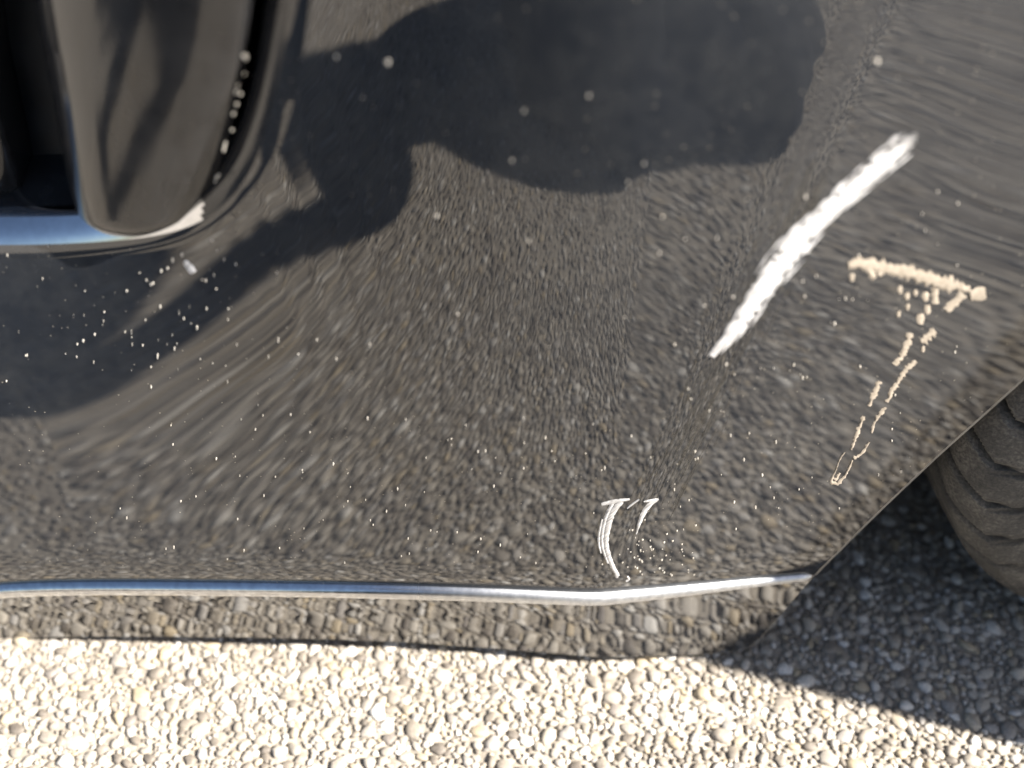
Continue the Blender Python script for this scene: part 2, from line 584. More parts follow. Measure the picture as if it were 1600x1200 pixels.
def make_pebbles(pav):
    X0, X1, Y0, Y1 = -0.85, 1.15, -0.90, 0.75
    cell = 0.0121
    gw, gh = int((X1 - X0) / cell) + 2, int((Y1 - Y0) / cell) + 2
    grid = {}
    P = []
    def tryp(n, ra, rb, pack, area):
        ax0, ax1, ay0, ay1 = area
        xs = rng.uniform(ax0, ax1, n); ys = rng.uniform(ay0, ay1, n); rs = rng.uniform(ra, rb, n)
        for x, y, r in zip(xs, ys, rs):
            i, j = int((x - X0) / cell), int((y - Y0) / cell)
            ok = True
            for a in (i - 1, i, i + 1):
                for b in (j - 1, j, j + 1):
                    for (qx, qy, qr) in grid.get((a, b), ()):
                        dd = (r + qr) * pack
                        if (x - qx) ** 2 + (y - qy) ** 2 < dd * dd:
                            ok = False; break
                    if not ok: break
                if not ok: break
            if ok:
                grid.setdefault((i, j), []).append((x, y, r))
                P.append((x, y, r))
    full = (X0, X1, Y0, Y1)
    core = (-0.34, 0.42, 0.05, 0.52)
    tryp(7000, 0.0044, 0.0060, 0.90, full)
    tryp(85000, 0.0027, 0.0042, 0.82, full)
    tryp(70000, 0.0013, 0.0026, 0.78, core)
    P = np.array(P)
    tone = rng.random(len(P))
    rot = rng.uniform(0, 6.28, len(P)); asp = rng.uniform(0.62, 1.0, len(P)); hgt = rng.uniform(0.28, 0.62, len(P))
    # the 300 that show largest in the open strip of pavement before the car
    rel = np.stack([P[:, 0], P[:, 1], np.zeros(len(P))], -1) - CAM
    zc = rel[:, 1] * CO - rel[:, 2] * SI
    uu = 800 + FPX * rel[:, 0] / zc
    vv = 600 - FPX * (rel[:, 1] * SI + rel[:, 2] * CO) / zc
    vis = (uu > 0) & (uu < 1600) & (vv > 1000) & (vv < 1200)
    size = np.where(vis, P[:, 2] / zc, 0)
    top = set(np.argsort(-size)[:300].tolist())
    protos = [dome(8, 0.24, s) for s in range(8)]
    pm = []
    for i, (v, f) in enumerate(protos):
        me = mesh('pebble', v, f); me.materials.append(M_PEB_O); pm.append(me)
    for i in sorted(top):
        o = D.objects.new('pebble', pm[i % 8]); COL.objects.link(o)
        o.parent = pav
        x, y, r = P[i]
        o.location = (x, y, 0.0)
        o.rotation_euler = (0, 0, rot[i])
        o.scale = (r * 1.06, r * asp[i] * 1.06, r * hgt[i])
    rest = np.array([i for i in range(len(P)) if i not in top])
    nv = len(protos[0][0])
    Vall = np.empty((len(rest), nv, 3)); 
    base = np.stack([p[0] for p in protos])
    sel = base[rest % 8]
    c, s = np.cos(rot[rest])[:, None], np.sin(rot[rest])[:, None]
    r = P[rest, 2][:, None] * 1.06
    lx, ly = sel[:, :, 0] * r, sel[:, :, 1] * r * asp[rest][:, None]
    Vall[:, :, 0] = lx * c - ly * s + P[rest, 0][:, None]
    Vall[:, :, 1] = lx * s + ly * c + P[rest, 1][:, None]
    Vall[:, :, 2] = sel[:, :, 2] * P[rest, 2][:, None] * hgt[rest][:, None]
    f0 = protos[0][1]
    quads = np.array([f for f in f0 if len(f) == 4]); tris = np.array([f for f in f0 if len(f) == 3])
    K = len(rest)
    off = (np.arange(K) * nv)[:, None, None]
    q = (quads[None] + off).reshape(-1, 4); t = (tris[None] + off).reshape(-1, 3)
    me = D.meshes.new('pebbles')
    me.vertices.add(K * nv); me.vertices.foreach_set('co', Vall.astype(np.float32).ravel())
    li = np.concatenate([q.ravel(), t.ravel()]).astype(np.int32)
    me.loops.add(len(li)); me.loops.foreach_set('vertex_index', li)
    ls = np.concatenate([np.arange(len(q)) * 4, len(q) * 4 + np.arange(len(t)) * 3]).astype(np.int32)
    me.polygons.add(len(ls)); me.polygons.foreach_set('loop_start', ls)
    me.polygons.foreach_set('use_smooth', np.ones(len(ls), dtype=bool))
    me.update(calc_edges=True)
    fattr(me, 'tone', np.repeat(tone[rest], nv))
    o = link('pebbles', me, M_PEB_A, pav)
    tag(o, None, None, None, 'stuff')
    print('pebbles', len(P))

pav = make_pavement()
make_pebbles(pav)

# ------------------------------------------------------------------ the car
car = empty('car', (0.3, 1.0, 0.0))
tag(car, 'glossy black car with scraped front bumper corner parked on the pebbled pavement', 'car')

# outline of the bumper cover
arch_px = [(1272, 899), (1285, 884), (1340, 830), (1400, 772), (1470, 706), (1540, 644), (1600, 590), (1680, 515), (1760, 432), (1830, 340), (1880, 250)]
ah = hit([p[0] for p in arch_px], [p[1] for p in arch_px])
arch = smooth_poly(ah[:, [0, 2]], 2, False)
ZT = 0.67
xs = np.linspace(-0.56, ah[0, 0], 160)
bottom = np.stack([xs, z_strip(xs) + 0.0005], -1)
outer = np.vstack([bottom[:-1], arch, [[arch[-1, 0] + 0.01, ZT]], [[-0.56, ZT]]])
outer = resample(outer, 0.004)

hole_px = [(520, -330), (506, -180), (492, -60), (480, 40), (466, 130), (446, 210), (416, 285), (372, 340), (312, 378), (225, 397), (100, 405),
           (-20, 406), (-140, 398), (-240, 370), (-300, 310), (-320, 200), (-320, 0), (-300, -330)]
hh = hit([p[0] for p in hole_px], [p[1] for p in hole_px])
hole = hh[:, [0, 2]].copy()
hole[:, 1] = np.minimum(hole[:, 1], ZT - 0.04)
hole = resample(smooth_poly(hole, 3), 0.003)
bumper = sheet('bumper_cover', outer, [hole], F, 0.008, M_PAINT, car, (-0.32, 0.34, 0.07, 0.55, 0.0028))
bumper['label'] = 'glossy black bumper cover with white and tan scrapes'

# rolled edge of the wheel arch
edge = np.vstack([[[ah[0, 0], ah[0, 1], ah[0, 2]]]])
ax_, az_ = resample(arch, 0.004, False).T
def flange(name, x, z, fn, mat, parent, depth=0.016, r=0.0022, sign=1):
    n = len(x)
    d = np.gradient(np.stack([x, z], -1), axis=0)
    out = np.stack([d[:, 1], -d[:, 0]], -1) * sign; out /= np.linalg.norm(out, axis=1, keepdims=True)
    y = fn(x, z)
    V = []
    prof = [(0, 0)] + [(r * math.sin(a), r * (1 - math.cos(a))) for a in (0.4, 0.8, 1.2, 1.57)] + [(r, depth)]
    for tr, dp in prof:
        V.append(np.stack([x + out[:, 0] * tr, y + dp, z + out[:, 1] * tr], -1))
    me = mesh(name, np.concatenate(V), grid_faces(len(prof), n))
    return link(name, me, mat, parent)
flange('arch_flange', ax_, az_, F, M_EDGE, bumper, 0.012, 0.003)

# lower lip below the strip
lipL = [(-320, 985), (-150, 992), (0, 994), (200, 994), (420, 996), (560, 1000), (700, 1008), (800, 1015), (880, 1021), (1000, 1026), (1110, 1022), (1168, 1014), (1185, 1000), (1220, 960), (1272, 902)]
lh = hit([p[0] for p in lipL], [p[1] for p in lipL], G, 120)
xs = np.linspace(lh[-1, 0], lh[0, 0], 140)
top = np.stack([xs, z_strip(xs) - 0.0005], -1)
low = lh[:-1][:, [0, 2]]
lip_outer = resample(np.vstack([smooth_poly(low, 2, False), top]), 0.003)
lip = sheet('lower_lip', lip_outer, [], G, 0.004, M_LIP, car)
lx = resample(smooth_poly(low, 2, False), 0.003, False)
flange('lip_flange', lx[:, 0], lx[:, 1], G, M_EDGE, lip, 0.006, 0.0010)

# chrome strip: half-round bead along the joint
def make_strip():
    xs = np.linspace(-0.52, XR - 0.001, 300)
    z = z_strip(xs)
    y = F(xs, z)
    s = (xs - XL) / (XR - XL)
    h = np.interp(xs, [-0.5, -0.05, 0.05, 0.10, XR - 0.004, XR], [0.0062, 0.0060, 0.0055, 0.0046, 0.0030, 0.0008])
    V = []
    K = 13
    for k in range(K):
        a = -math.pi / 2 - 0.25 + (math.pi + 0.5) * k / (K - 1)
        V.append(np.stack([xs, y - 0.0052 * np.cos(a) * (h / 0.0052) + 0.0003, z + h * np.sin(a)], -1))
    me = mesh('chrome_strip', np.concatenate(V), grid_faces(K, len(xs)))
    w = np.tile(sstep(-0.16, 0.06, xs), K)
    fattr(me, 'wear', w)
    bm = bmesh.new(); bm.from_mesh(me); bmesh.ops.recalc_face_normals(bm, faces=bm.faces); bm.to_mesh(me); bm.free()
    return link('chrome_strip', me, M_CHROME, car)
strip = make_strip()

# ---------------------------------------------------------- lamp opening
r = 0.017
rows = [(r * math.sin(a), r * (1 - math.cos(a)) * 1.0) for a in np.linspace(0, math.pi / 2 * 0.97, 12)]
walls = [rows[-1]] + [(rows[-1][0] + 0.0015 * k, rows[-1][1] + 0.012 * k) for k in (1, 2, 3)]
area = 0.5 * np.sum(hole[:, 0] * np.roll(hole[:, 1], -1) - np.roll(hole[:, 0], -1) * hole[:, 1])
inw = 1 if area > 0 else -1
recess = rim_loft('lamp_recess', hole, F, rows[:4], M_PAINT, bumper, inw)
rim_loft('recess_wall', hole, F, walls, M_TRIM, recess, inw)
zb = float(hit(345, 300)[0, 2]); xb = float(hit(310, 300)[0, 0])
low_edge = lambda c: c[2] < zb and c[0] < xb
rim_loft('chrome_insert', hole, F, rows[3:], make_dark_chrome(), recess, inw, low_edge)
rim_loft('recess_edge', hole, F, rows[3:], M_TRIM, recess, inw, lambda c: not low_edge(c))
# back of the recess
hb = hole.mean(0) + (hole - hole.mean(0)) * 0.97
sheet('recess_back', resample(hb, 0.012), [], lambda x, z: F(x, z) + 0.047, 0.02, M_PLASTIC, recess)
recess.location = recess.location

def make_fin(name, left, right, depth0, bulge, skew, mat, back=0.045, tilt=0.16):
    """upright rounded blade: left/right edges as sight lines, front surface bulging out of the recess"""
    vs = np.array([p[1] for p in left], float)
    vv = np.concatenate([np.linspace(vs[0], vs[-1], 70)])
    ul = np.interp(vv, vs, [p[0] for p in left]); ur = np.interp(vv, [p[1] for p in right], [p[0] for p in right])
    base = lambda x, z: F(x, z) + depth0
    K = 41
    q = np.sin(np.linspace(-1, 1, K) * math.pi / 2)
    P = []; 
    for i in range(len(vv)):
        f = (q + 1) / 2
        u = ul[i] + (ur[i] - ul[i]) * f
        p = hit(u, np.full(K, vv[i]), base, 40)
        w = (ur[i] - ul[i]) / 300.0
        taper = min(1, max(0.05, (vv[-1] - vv[i]) / 50.0)) ** 0.5
        pr = (1 - np.abs(q) ** 2.6) ** 0.6
        # asymmetric: fuller on the left, flatter facet on the right
        pr = pr * (1 - 0.35 * sstep(-0.1, 1.0, q) * skew)
        p[:, 1] -= bulge * pr * taper + tilt * np.maximum(p[:, 2] - 0.33, -0.02)
        P.append(p)
    P = np.array(P)
    nr = len(vv)
    V = P.reshape(-1, 3)
    F_ = grid_faces(nr, K)
    # skirt back into the recess
    border = [i * K for i in range(nr)] + [(nr - 1) * K + j for j in range(1, K)] + [i * K + K - 1 for i in range(nr - 2, -1, -1)]
    o = len(V)
    skirt = V[border] + np.array([0, back, 0])
    V = np.vstack([V, skirt])
    for a in range(len(border) - 1):
        F_.append((border[a], border[a + 1], o + a + 1, o + a))
    me = mesh(name, V, F_)
    bm = bmesh.new(); bm.from_mesh(me); bmesh.ops.recalc_face_normals(bm, faces=bm.faces); bm.to_mesh(me); bm.free()
    return link(name, me, mat, bumper)
make_fin('lamp_fin',
         [(56, -300), (68, -100), (80, 20), (92, 110), (102, 200), (110, 270), (122, 318), (140, 342), (170, 354), (215, 362)],
         [(428, -300), (414, -100), (402, 0), (392, 70), (378, 140), (362, 210), (346, 270), (326, 312), (296, 342), (250, 362)],
         0.016, 0.020, 0.8, M_TRIM)
make_fin('lamp_fin',
         [(-230, -300), (-220, -60), (-205, 120), (-190, 250), (-160, 310), (-120, 330)],
         [(-30, -300), (-24, -60), (-5, 100), (22, 220), (36, 290), (10, 330)],
         0.028, 0.012, 0.4, M_TRIM)

# ---------------------------------------------------------- scrapes and flecks
def ribbon_data(path, widths, height, cover=1.0, jag=0.15, K=5, step=5, seed=0, fn=None):
    fn = fn or F
    r_ = np.random.default_rng(seed)
    pts = np.column_stack([np.asarray(path, float), np.asarray(widths, float)])
    cv = np.full(len(pts), cover) if np.isscalar(cover) else np.asarray(cover, float)
    pts = np.column_stack([pts, cv])
    pts = resample(smooth_poly(pts, 2, False), step, False)
    d = np.gradient(pts[:, :2], axis=0); d /= np.linalg.norm(d, axis=1, keepdims=True) + 1e-9
    nrm = np.stack([-d[:, 1], d[:, 0]], -1)
    n = len(pts)
    jl = 1 + jag * r_.standard_normal(n); jr = 1 + jag * r_.standard_normal(n)
    V = []; C = []
    for k in range(K):
        q = -1 + 2 * k / (K - 1)
        w = pts[:, 2] / 2 * np.where(q < 0, jl, jr) * q
        U = pts[:, 0] + nrm[:, 0] * w; W = pts[:, 1] + nrm[:, 1] * w
        p = hit(U, W, fn); nn = Fn(p[:, 0], p[:, 2], fn)
        hgt = height * (1 - q * q) ** 0.5 * (0.8 + 0.5 * r_.random(n)) + 0.00006
        V.append(p + nn * hgt[:, None]); C.append(pts[:, 3] - 0.45 * abs(q) ** 3)
    V = np.concatenate(V); C = np.concatenate(C)
    return V, grid_faces(K, n), C

def join(name, datas, mat, parent, label=None, kind=None):
    V, Fc, C = [], [], []
    o = 0
    for v, f, c in datas:
        V.append(v); Fc += [tuple(i + o for i in ff) for ff in f]; C.append(c); o += len(v)
    me = mesh(name, np.concatenate(V), Fc)
    fattr(me, 'cover', np.concatenate(C))
    ob = link(name, me, mat, parent)
    if label: ob['label'] = label
    if kind: ob['kind'] = kind
    return ob

# broad white scrape down the crease
wp = [(1113, 556), (1135, 532), (1160, 503), (1190, 455), (1212, 420), (1240, 388), (1262, 362), (1285, 338), (1310, 314), (1345, 285), (1380, 252), (1412, 226), (1432, 208)]
ww = [9, 14, 28, 36, 42, 46, 34, 26, 30, 34, 36, 34, 26]
wc = [.9, .9, .9, .95, .95, .95, .7, .8, .85, .7, .55, .3, .05]
dat = [ribbon_data(wp, [w * 0.72 for w in ww], 0.00035, wc, 0.24, 7, 5, 3)]
for i in range(90):
    t = random.random() * 0.92
    k = t * (len(wp) - 1); a = int(k); f = k - a
    cx = wp[a][0] * (1 - f) + wp[a + 1][0] * f; cy = wp[a][1] * (1 - f) + wp[a + 1][1] * f
    w = ww[a] * (1 - f) + ww[a + 1] * f
    off = random.choice((-1, 1)) * w * random.uniform(0.30, 0.56)
    dx, dy = wp[a + 1][0] - wp[a][0], wp[a + 1][1] - wp[a][1]; L = math.hypot(dx, dy); dx /= L; dy /= L
    ln = random.uniform(16, 46)
    cx += -dy * off; cy += dx * off
    dat.append(ribbon_data([(cx - dx * ln / 2, cy - dy * ln / 2), (cx, cy), (cx + dx * ln / 2, cy + dy * ln / 2)],
                           [1.0, random.uniform(2, 6), 1.0], 0.0003, random.uniform(0.5, 0.95) if t < 0.75 else random.uniform(0.25, 0.5), 0.1, 5, 4, i))
join('white_scrape', dat, M_WHITE, bumper, 'broad white scrape along the crease')

# curved white marks above the strip
def marks(name, lst, label):
    join(name, [ribbon_data(p, w, 0.0003, c, 0.12, 5, 3, 11) for p, w, c in lst], M_WHITE, bumper, label)
marks('white_scrape', [
    ([(972, 783), (956, 800), (948, 825), (946, 850), (953, 878), (966, 900)], [6, 10, 11, 9, 8, 5], 1),
    ([(958, 784), (947, 805), (940, 835), (941, 856), (950, 880)], [5, 6, 6, 5, 3], 1),
    ([(941, 810), (936, 832), (935, 848), (939, 864)], [2, 4, 4, 2], 0.9),
    ([(940, 788), (958, 784), (984, 780)], [4, 8, 3], 1),
    ([(980, 794), (990, 786), (999, 780)], [2, 3, 2], 0.9),
    ([(964, 902), (963, 897), (960, 893)], [4, 4, 2], 0.8),
    ([(978, 908), (984, 905), (980, 900)], [3, 4, 2], 0.6)], 'curved double white scratch above the chrome strip')
marks('white_scrape', [
    ([(1029, 779), (1012, 790), (1001, 810), (994, 834)], [3, 8, 7, 2], 1),
    ([(1006, 784), (1016, 782), (1026, 780)], [2, 4, 3], 0.9)], 'short curved white scratch')
marks('white_scrape', [
    ([(288, 408), (297, 418), (303, 426)], [6, 13, 9], 1)], 'small white chip below the lamp opening')

# dark ribbons painting the stretched reflection streaks along the crease
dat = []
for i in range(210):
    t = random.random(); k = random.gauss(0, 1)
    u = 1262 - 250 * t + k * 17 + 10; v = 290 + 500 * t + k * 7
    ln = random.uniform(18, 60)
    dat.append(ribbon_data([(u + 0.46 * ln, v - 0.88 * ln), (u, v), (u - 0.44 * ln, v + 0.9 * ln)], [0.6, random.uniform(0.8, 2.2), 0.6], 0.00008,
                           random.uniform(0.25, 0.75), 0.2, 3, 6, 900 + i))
join('crease_reflections', dat, M_STREAK, bumper, 'band of painted reflection streaks along the crease', 'stuff')

# tan scrape on the right facet
tp = [(1326, 413), (1345, 410), (1370, 415), (1400, 421), (1430, 428), (1460, 438), (1490, 445), (1515, 452)]
dat = [ribbon_data(tp, [16, 18, 19, 21, 25, 27, 23, 12], 0.0003, 0.5, 0.3, 7, 4, 5),
       ribbon_data([(1516, 462), (1530, 459), (1540, 458)], [16, 22, 18], 0.0004, 1.0, 0.05, 7, 3, 6),
       ribbon_data([(1505, 458), (1492, 472), (1478, 484)], [16, 13, 14], 0.0003, 0.75, 0.2, 5, 3, 7),
       ribbon_data([(1462, 450), (1461, 464), (1461, 474)], [12, 11, 10], 0.0003, 0.7, 0.2, 5, 3, 8),
       ribbon_data([(1357, 420), (1362, 430), (1366, 434)], [10, 11, 8], 0.0003, 0.65, 0.2, 5, 3, 9),
       ribbon_data([(1372, 424), (1376, 430)], [8, 8], 0.0003, 0.65, 0.2, 5, 3, 10)]
def dotp(u, v, r, seed, c=0.9, asp=1.2):
    return ribbon_data([(u, v - r * asp), (u, v), (u, v + r * asp)], [r * 1.1, r * 2, r * 1.1], 0.00025, c, 0.12, 5, 2, seed)
for i, (u, v, rr) in enumerate([(1406, 452, 5), (1417, 462, 5), (1446, 463, 6), (1449, 483, 6), (1438, 498, 7), (1430, 457, 4), (1418, 479, 4), (1404, 490, 4), (1331, 433, 5), (1442, 545, 4)]):
    dat.append(dotp(u, v, rr, 40 + i, 0.95 if rr > 5 else 0.55))
chains = [([(1424, 520), (1416, 540), (1408, 558), (1398, 570)], [9, 9, 7, 9]),
          ([(1462, 518), (1450, 526), (1440, 534)], [11, 12, 10]),
          ([(1432, 565), (1418, 576), (1405, 592), (1394, 610), (1386, 628)], [8, 8, 7, 6, 6]),
          ([(1374, 595), (1366, 615), (1358, 634)], [6, 7, 5]),
          ([(1384, 636), (1374, 648), (1366, 660), (1362, 676)], [6, 6, 4, 3]),
          ([(1350, 650), (1344, 664), (1338, 682), (1330, 702)], [5, 5, 5, 3]),
          ([(1358, 690), (1350, 706), (1334, 716)], [3, 4, 5]),
          ([(1332, 718), (1322, 742), (1312, 754), (1302, 757), (1298, 750), (1306, 736), (1312, 716), (1320, 706)], [3, 3, 5, 7, 4, 2, 2, 2]),
          ([(1312, 738), (1305, 750)], [3, 5])]
for i, (p, w) in enumerate(chains):
    dat.append(ribbon_data(p, w, 0.00025, 0.6, 0.4, 5, 2.5, 60 + i))
join('tan_scrape', dat, M_TAN, bumper, 'tan scrape with a trail of thin scratches below it')

# flecks of dust and dried drops, their sun glints painted as pale discs
fl = []
def fleck(u, v, rr, c=0.7, asp=1.1):
    fl.append(dotp(u, v, rr, len(fl) + 500, c, asp))
for u, v, rr, c in [(526, 88, 8, .6), (606, 97, 11, .95), (567, 151, 7, .35), (819, 172, 7, .4), (800, 250, 7, .5), (920, 149, 7, .3), (682, 337, 8, .9), (777, 340, 5, .35),
                    (826, 376, 6, .6), (981, 284, 7, .3), (1006, 255, 7, .3), (1035, 338, 6, .6), (1030, 395, 6, .5), (1371, 95, 10, .75), (715, 490, 5, .8), (858, 541, 4, .6),
                    (976, 495, 4, .6), (466, 553, 4, .9), (152, 233, 7, .6), (10, 595, 4, .9), (40, 555, 4, .8), (130, 532, 6, .9), (148, 522, 5, .8), (120, 557, 4, .7),
                    (198, 454, 5, .7), (236, 444, 6, .9), (229, 437, 5, .6), (163, 487, 4, .7), (223, 539, 4, .9), (236, 573, 4, .8), (338, 451, 4, .7), (357, 482, 4, .6),
                    (1465, 299, 5, .6), (1209, 575, 3, .9), (1188, 575, 3, .6), (915, 708, 3, .9), (862, 704, 3, .8), (867, 720, 2.5, .9), (940, 734, 3, .8), (700, 687, 3, .8), (714, 831, 4, .8)]:
    fleck(u, v, rr * 0.38, c * 0.75)
for i in range(26):      # drops along the edge of the opening
    t = i / 25
    u = np.interp(t, [0, .35, .6, .8, 1], [384, 348, 330, 300, 240]) + random.uniform(-6, 6)
    v = np.interp(t, [0, .35, .6, .8, 1], [60, 250, 320, 380, 440]) + random.uniform(-6, 6)
    if v > 395: fleck(u, v, random.uniform(1.8, 3.6), random.uniform(.3, .8))
for i in range(70):
    fleck(random.gauss(250, 110), random.gauss(500, 60), random.uniform(0.7, 2.0) ** 1.0, random.uniform(.05, .6), random.uniform(1, 2.6))
for i in range(90):
    fleck(random.uniform(150, 1250), random.uniform(640, 880), random.uniform(0.7, 1.6), random.uniform(.3, .9), random.uniform(1, 2))
for i in range(60):
    fleck(random.gauss(1015, 40), random.gauss(865, 22), random.uniform(0.8, 2.0), random.uniform(.4, .9), 0.8)
for i in range(60):
    fleck(random.uniform(1050, 1500), random.uniform(300, 800), random.uniform(0.8, 2.2), random.uniform(.25, .8), random.uniform(1, 1.5))
fl2 = []
for v, f, c in fl:
    if np.isfinite(v).all(): fl2.append((v, f, c))
join('dust_glint_flecks', fl2, M_SPECK, bumper, None, 'stuff')

# pale beads painting the broken highlight on the fin's right edge
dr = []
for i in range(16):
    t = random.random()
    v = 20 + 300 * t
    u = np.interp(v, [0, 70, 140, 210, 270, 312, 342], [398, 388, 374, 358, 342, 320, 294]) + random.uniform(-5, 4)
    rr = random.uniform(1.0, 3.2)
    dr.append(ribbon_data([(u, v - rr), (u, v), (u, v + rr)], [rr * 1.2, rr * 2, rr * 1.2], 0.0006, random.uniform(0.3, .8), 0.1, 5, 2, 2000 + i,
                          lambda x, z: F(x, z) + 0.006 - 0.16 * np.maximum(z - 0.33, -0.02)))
join('edge_glints', dr, M_SPECK, bumper, None, 'stuff')

# ---------------------------------------------------------- the rest of the car's front corner
_fx = np.linspace(0.2, 2.4, 500)
_fy = np.interp(_fx, [0.30, 0.44, 0.56, 0.70, 0.85, 1.0], [0, -0.07, -0.128, -0.19, -0.23, -0.245])  # unseen flare, bulged outward to cast the shadow on the pavement
_fy = np.convolve(np.pad(_fy, 15, mode='edge'), np.hanning(31) / np.hanning(31).sum(), mode='valid')
def fender_F(x, z):
    x = np.asarray(x, float)
    return F(np.minimum(x, 0.33), z) + np.interp(x, _fx, _fy)
WC = np.array([0.424, 0.530, 0.200])
R_T = 0.200
xa = arch[-1, 0] + 0.012
ang = np.linspace(math.radians(155), math.radians(-20), 40)
fo = np.vstack([[[xa, ZT]], [[xa, max(arch[-1, 1], 0.40)]], np.stack([0.60 + 0.29 * np.cos(ang), 0.27 + 0.29 * np.sin(ang)], -1), [[0.92, 0.14], [2.2, 0.14], [2.2, ZT]]])
fender = sheet('fender', resample(fo, 0.014), [], fender_F, 0.025, M_PAINT, car)
# bonnet and upper body, rolling back from the top edge
xs = np.concatenate([np.linspace(-0.56, 0.3, 44), np.linspace(0.35, 2.2, 40)])
yt = np.where(xs < 0.33, F(np.minimum(xs, 0.33), np.full(len(xs), ZT)), fender_F(xs, np.full(len(xs), ZT)))
V = []
for k in range(26):
    t = k / 25
    V.append(np.stack([xs, yt + (1.7 - yt) * (t ** 1.6) + 0.0, ZT + 0.30 * np.sin(min(1, t * 1.25) * math.pi / 2) * np.ones(len(xs))], -1))
link('bonnet', mesh('bonnet', np.concatenate(V), grid_faces(26, len(xs))), M_PAINT, car)
# nose closing the front, swept from the bumper's far left edge
zs_ = np.linspace(0.04, ZT, 26)
yl = np.where(zs_ > z_strip(-0.56), F(np.full(26, -0.56), zs_), G(np.full(26, -0.56), zs_))
V = []
for k in range(16):
    t = k / 15
    V.append(np.stack([np.full(26, -0.56) - 0.10 * math.sin(t * math.pi / 2), yl + (1.7 - yl) * t, zs_], -1))
link('nose', mesh('nose', np.concatenate(V), grid_faces(16, 26)), M_PAINT, car)
# underbody tray and wheel-arch liner
bm = bmesh.new()
def addbox(bm, x0, x1, y0, y1, z0, z1):
    m = Matrix.Translation(((x0 + x1) / 2, (y0 + y1) / 2, (z0 + z1) / 2)) @ Matrix.Diagonal((x1 - x0, y1 - y0, z1 - z0, 1))
    bmesh.ops.create_cube(bm, size=1, matrix=m)
addbox(bm, -0.50, 0.16, 0.60, 1.7, 0.10, 0.13)
addbox(bm, 0.16, 0.95, 0.80, 1.7, 0.12, 0.15)
addbox(bm, 0.95, 2.2, 0.42, 1.7, 0.14, 0.17)
bmesh.ops.bevel(bm, geom=bm.edges[:], offset=0.004, segments=1)
me = D.meshes.new('undertray'); bm.to_mesh(me); bm.free()
link('undertray', me, M_PLASTIC, car)
# liner: half drum around the wheel
an = np.linspace(math.radians(-8), math.radians(190), 40)
V = []
for yy in (0.44, 0.50, 0.62, 0.78):
    V.append(np.stack([0.60 + 0.38 * np.cos(an), np.full(40, yy), 0.27 + 0.33 * np.sin(an)], -1))
V.append(np.stack([0.60 + 0.02 * np.cos(an), np.full(40, 0.78), 0.27 + 0.02 * np.sin(an)], -1))
link('arch_liner', mesh('arch_liner', np.concatenate(V), grid_faces(5, 40)), M_PLASTIC, car)
# inner skin behind the bumper so no light leaks under the opening
V = []
xs = np.linspace(-0.5, 0.12, 30)
for zz, dy in ((0.55, 0.07), (0.3, 0.07), (0.14, 0.12), (0.115, 0.27)):
    V.append(np.stack([xs, F(xs, np.full(30, max(zz, 0.12))) + dy, np.full(30, zz)], -1))
link('light_block_skin', mesh('light_block_skin', np.concatenate(V), grid_faces(4, 30)), M_PLASTIC, car)

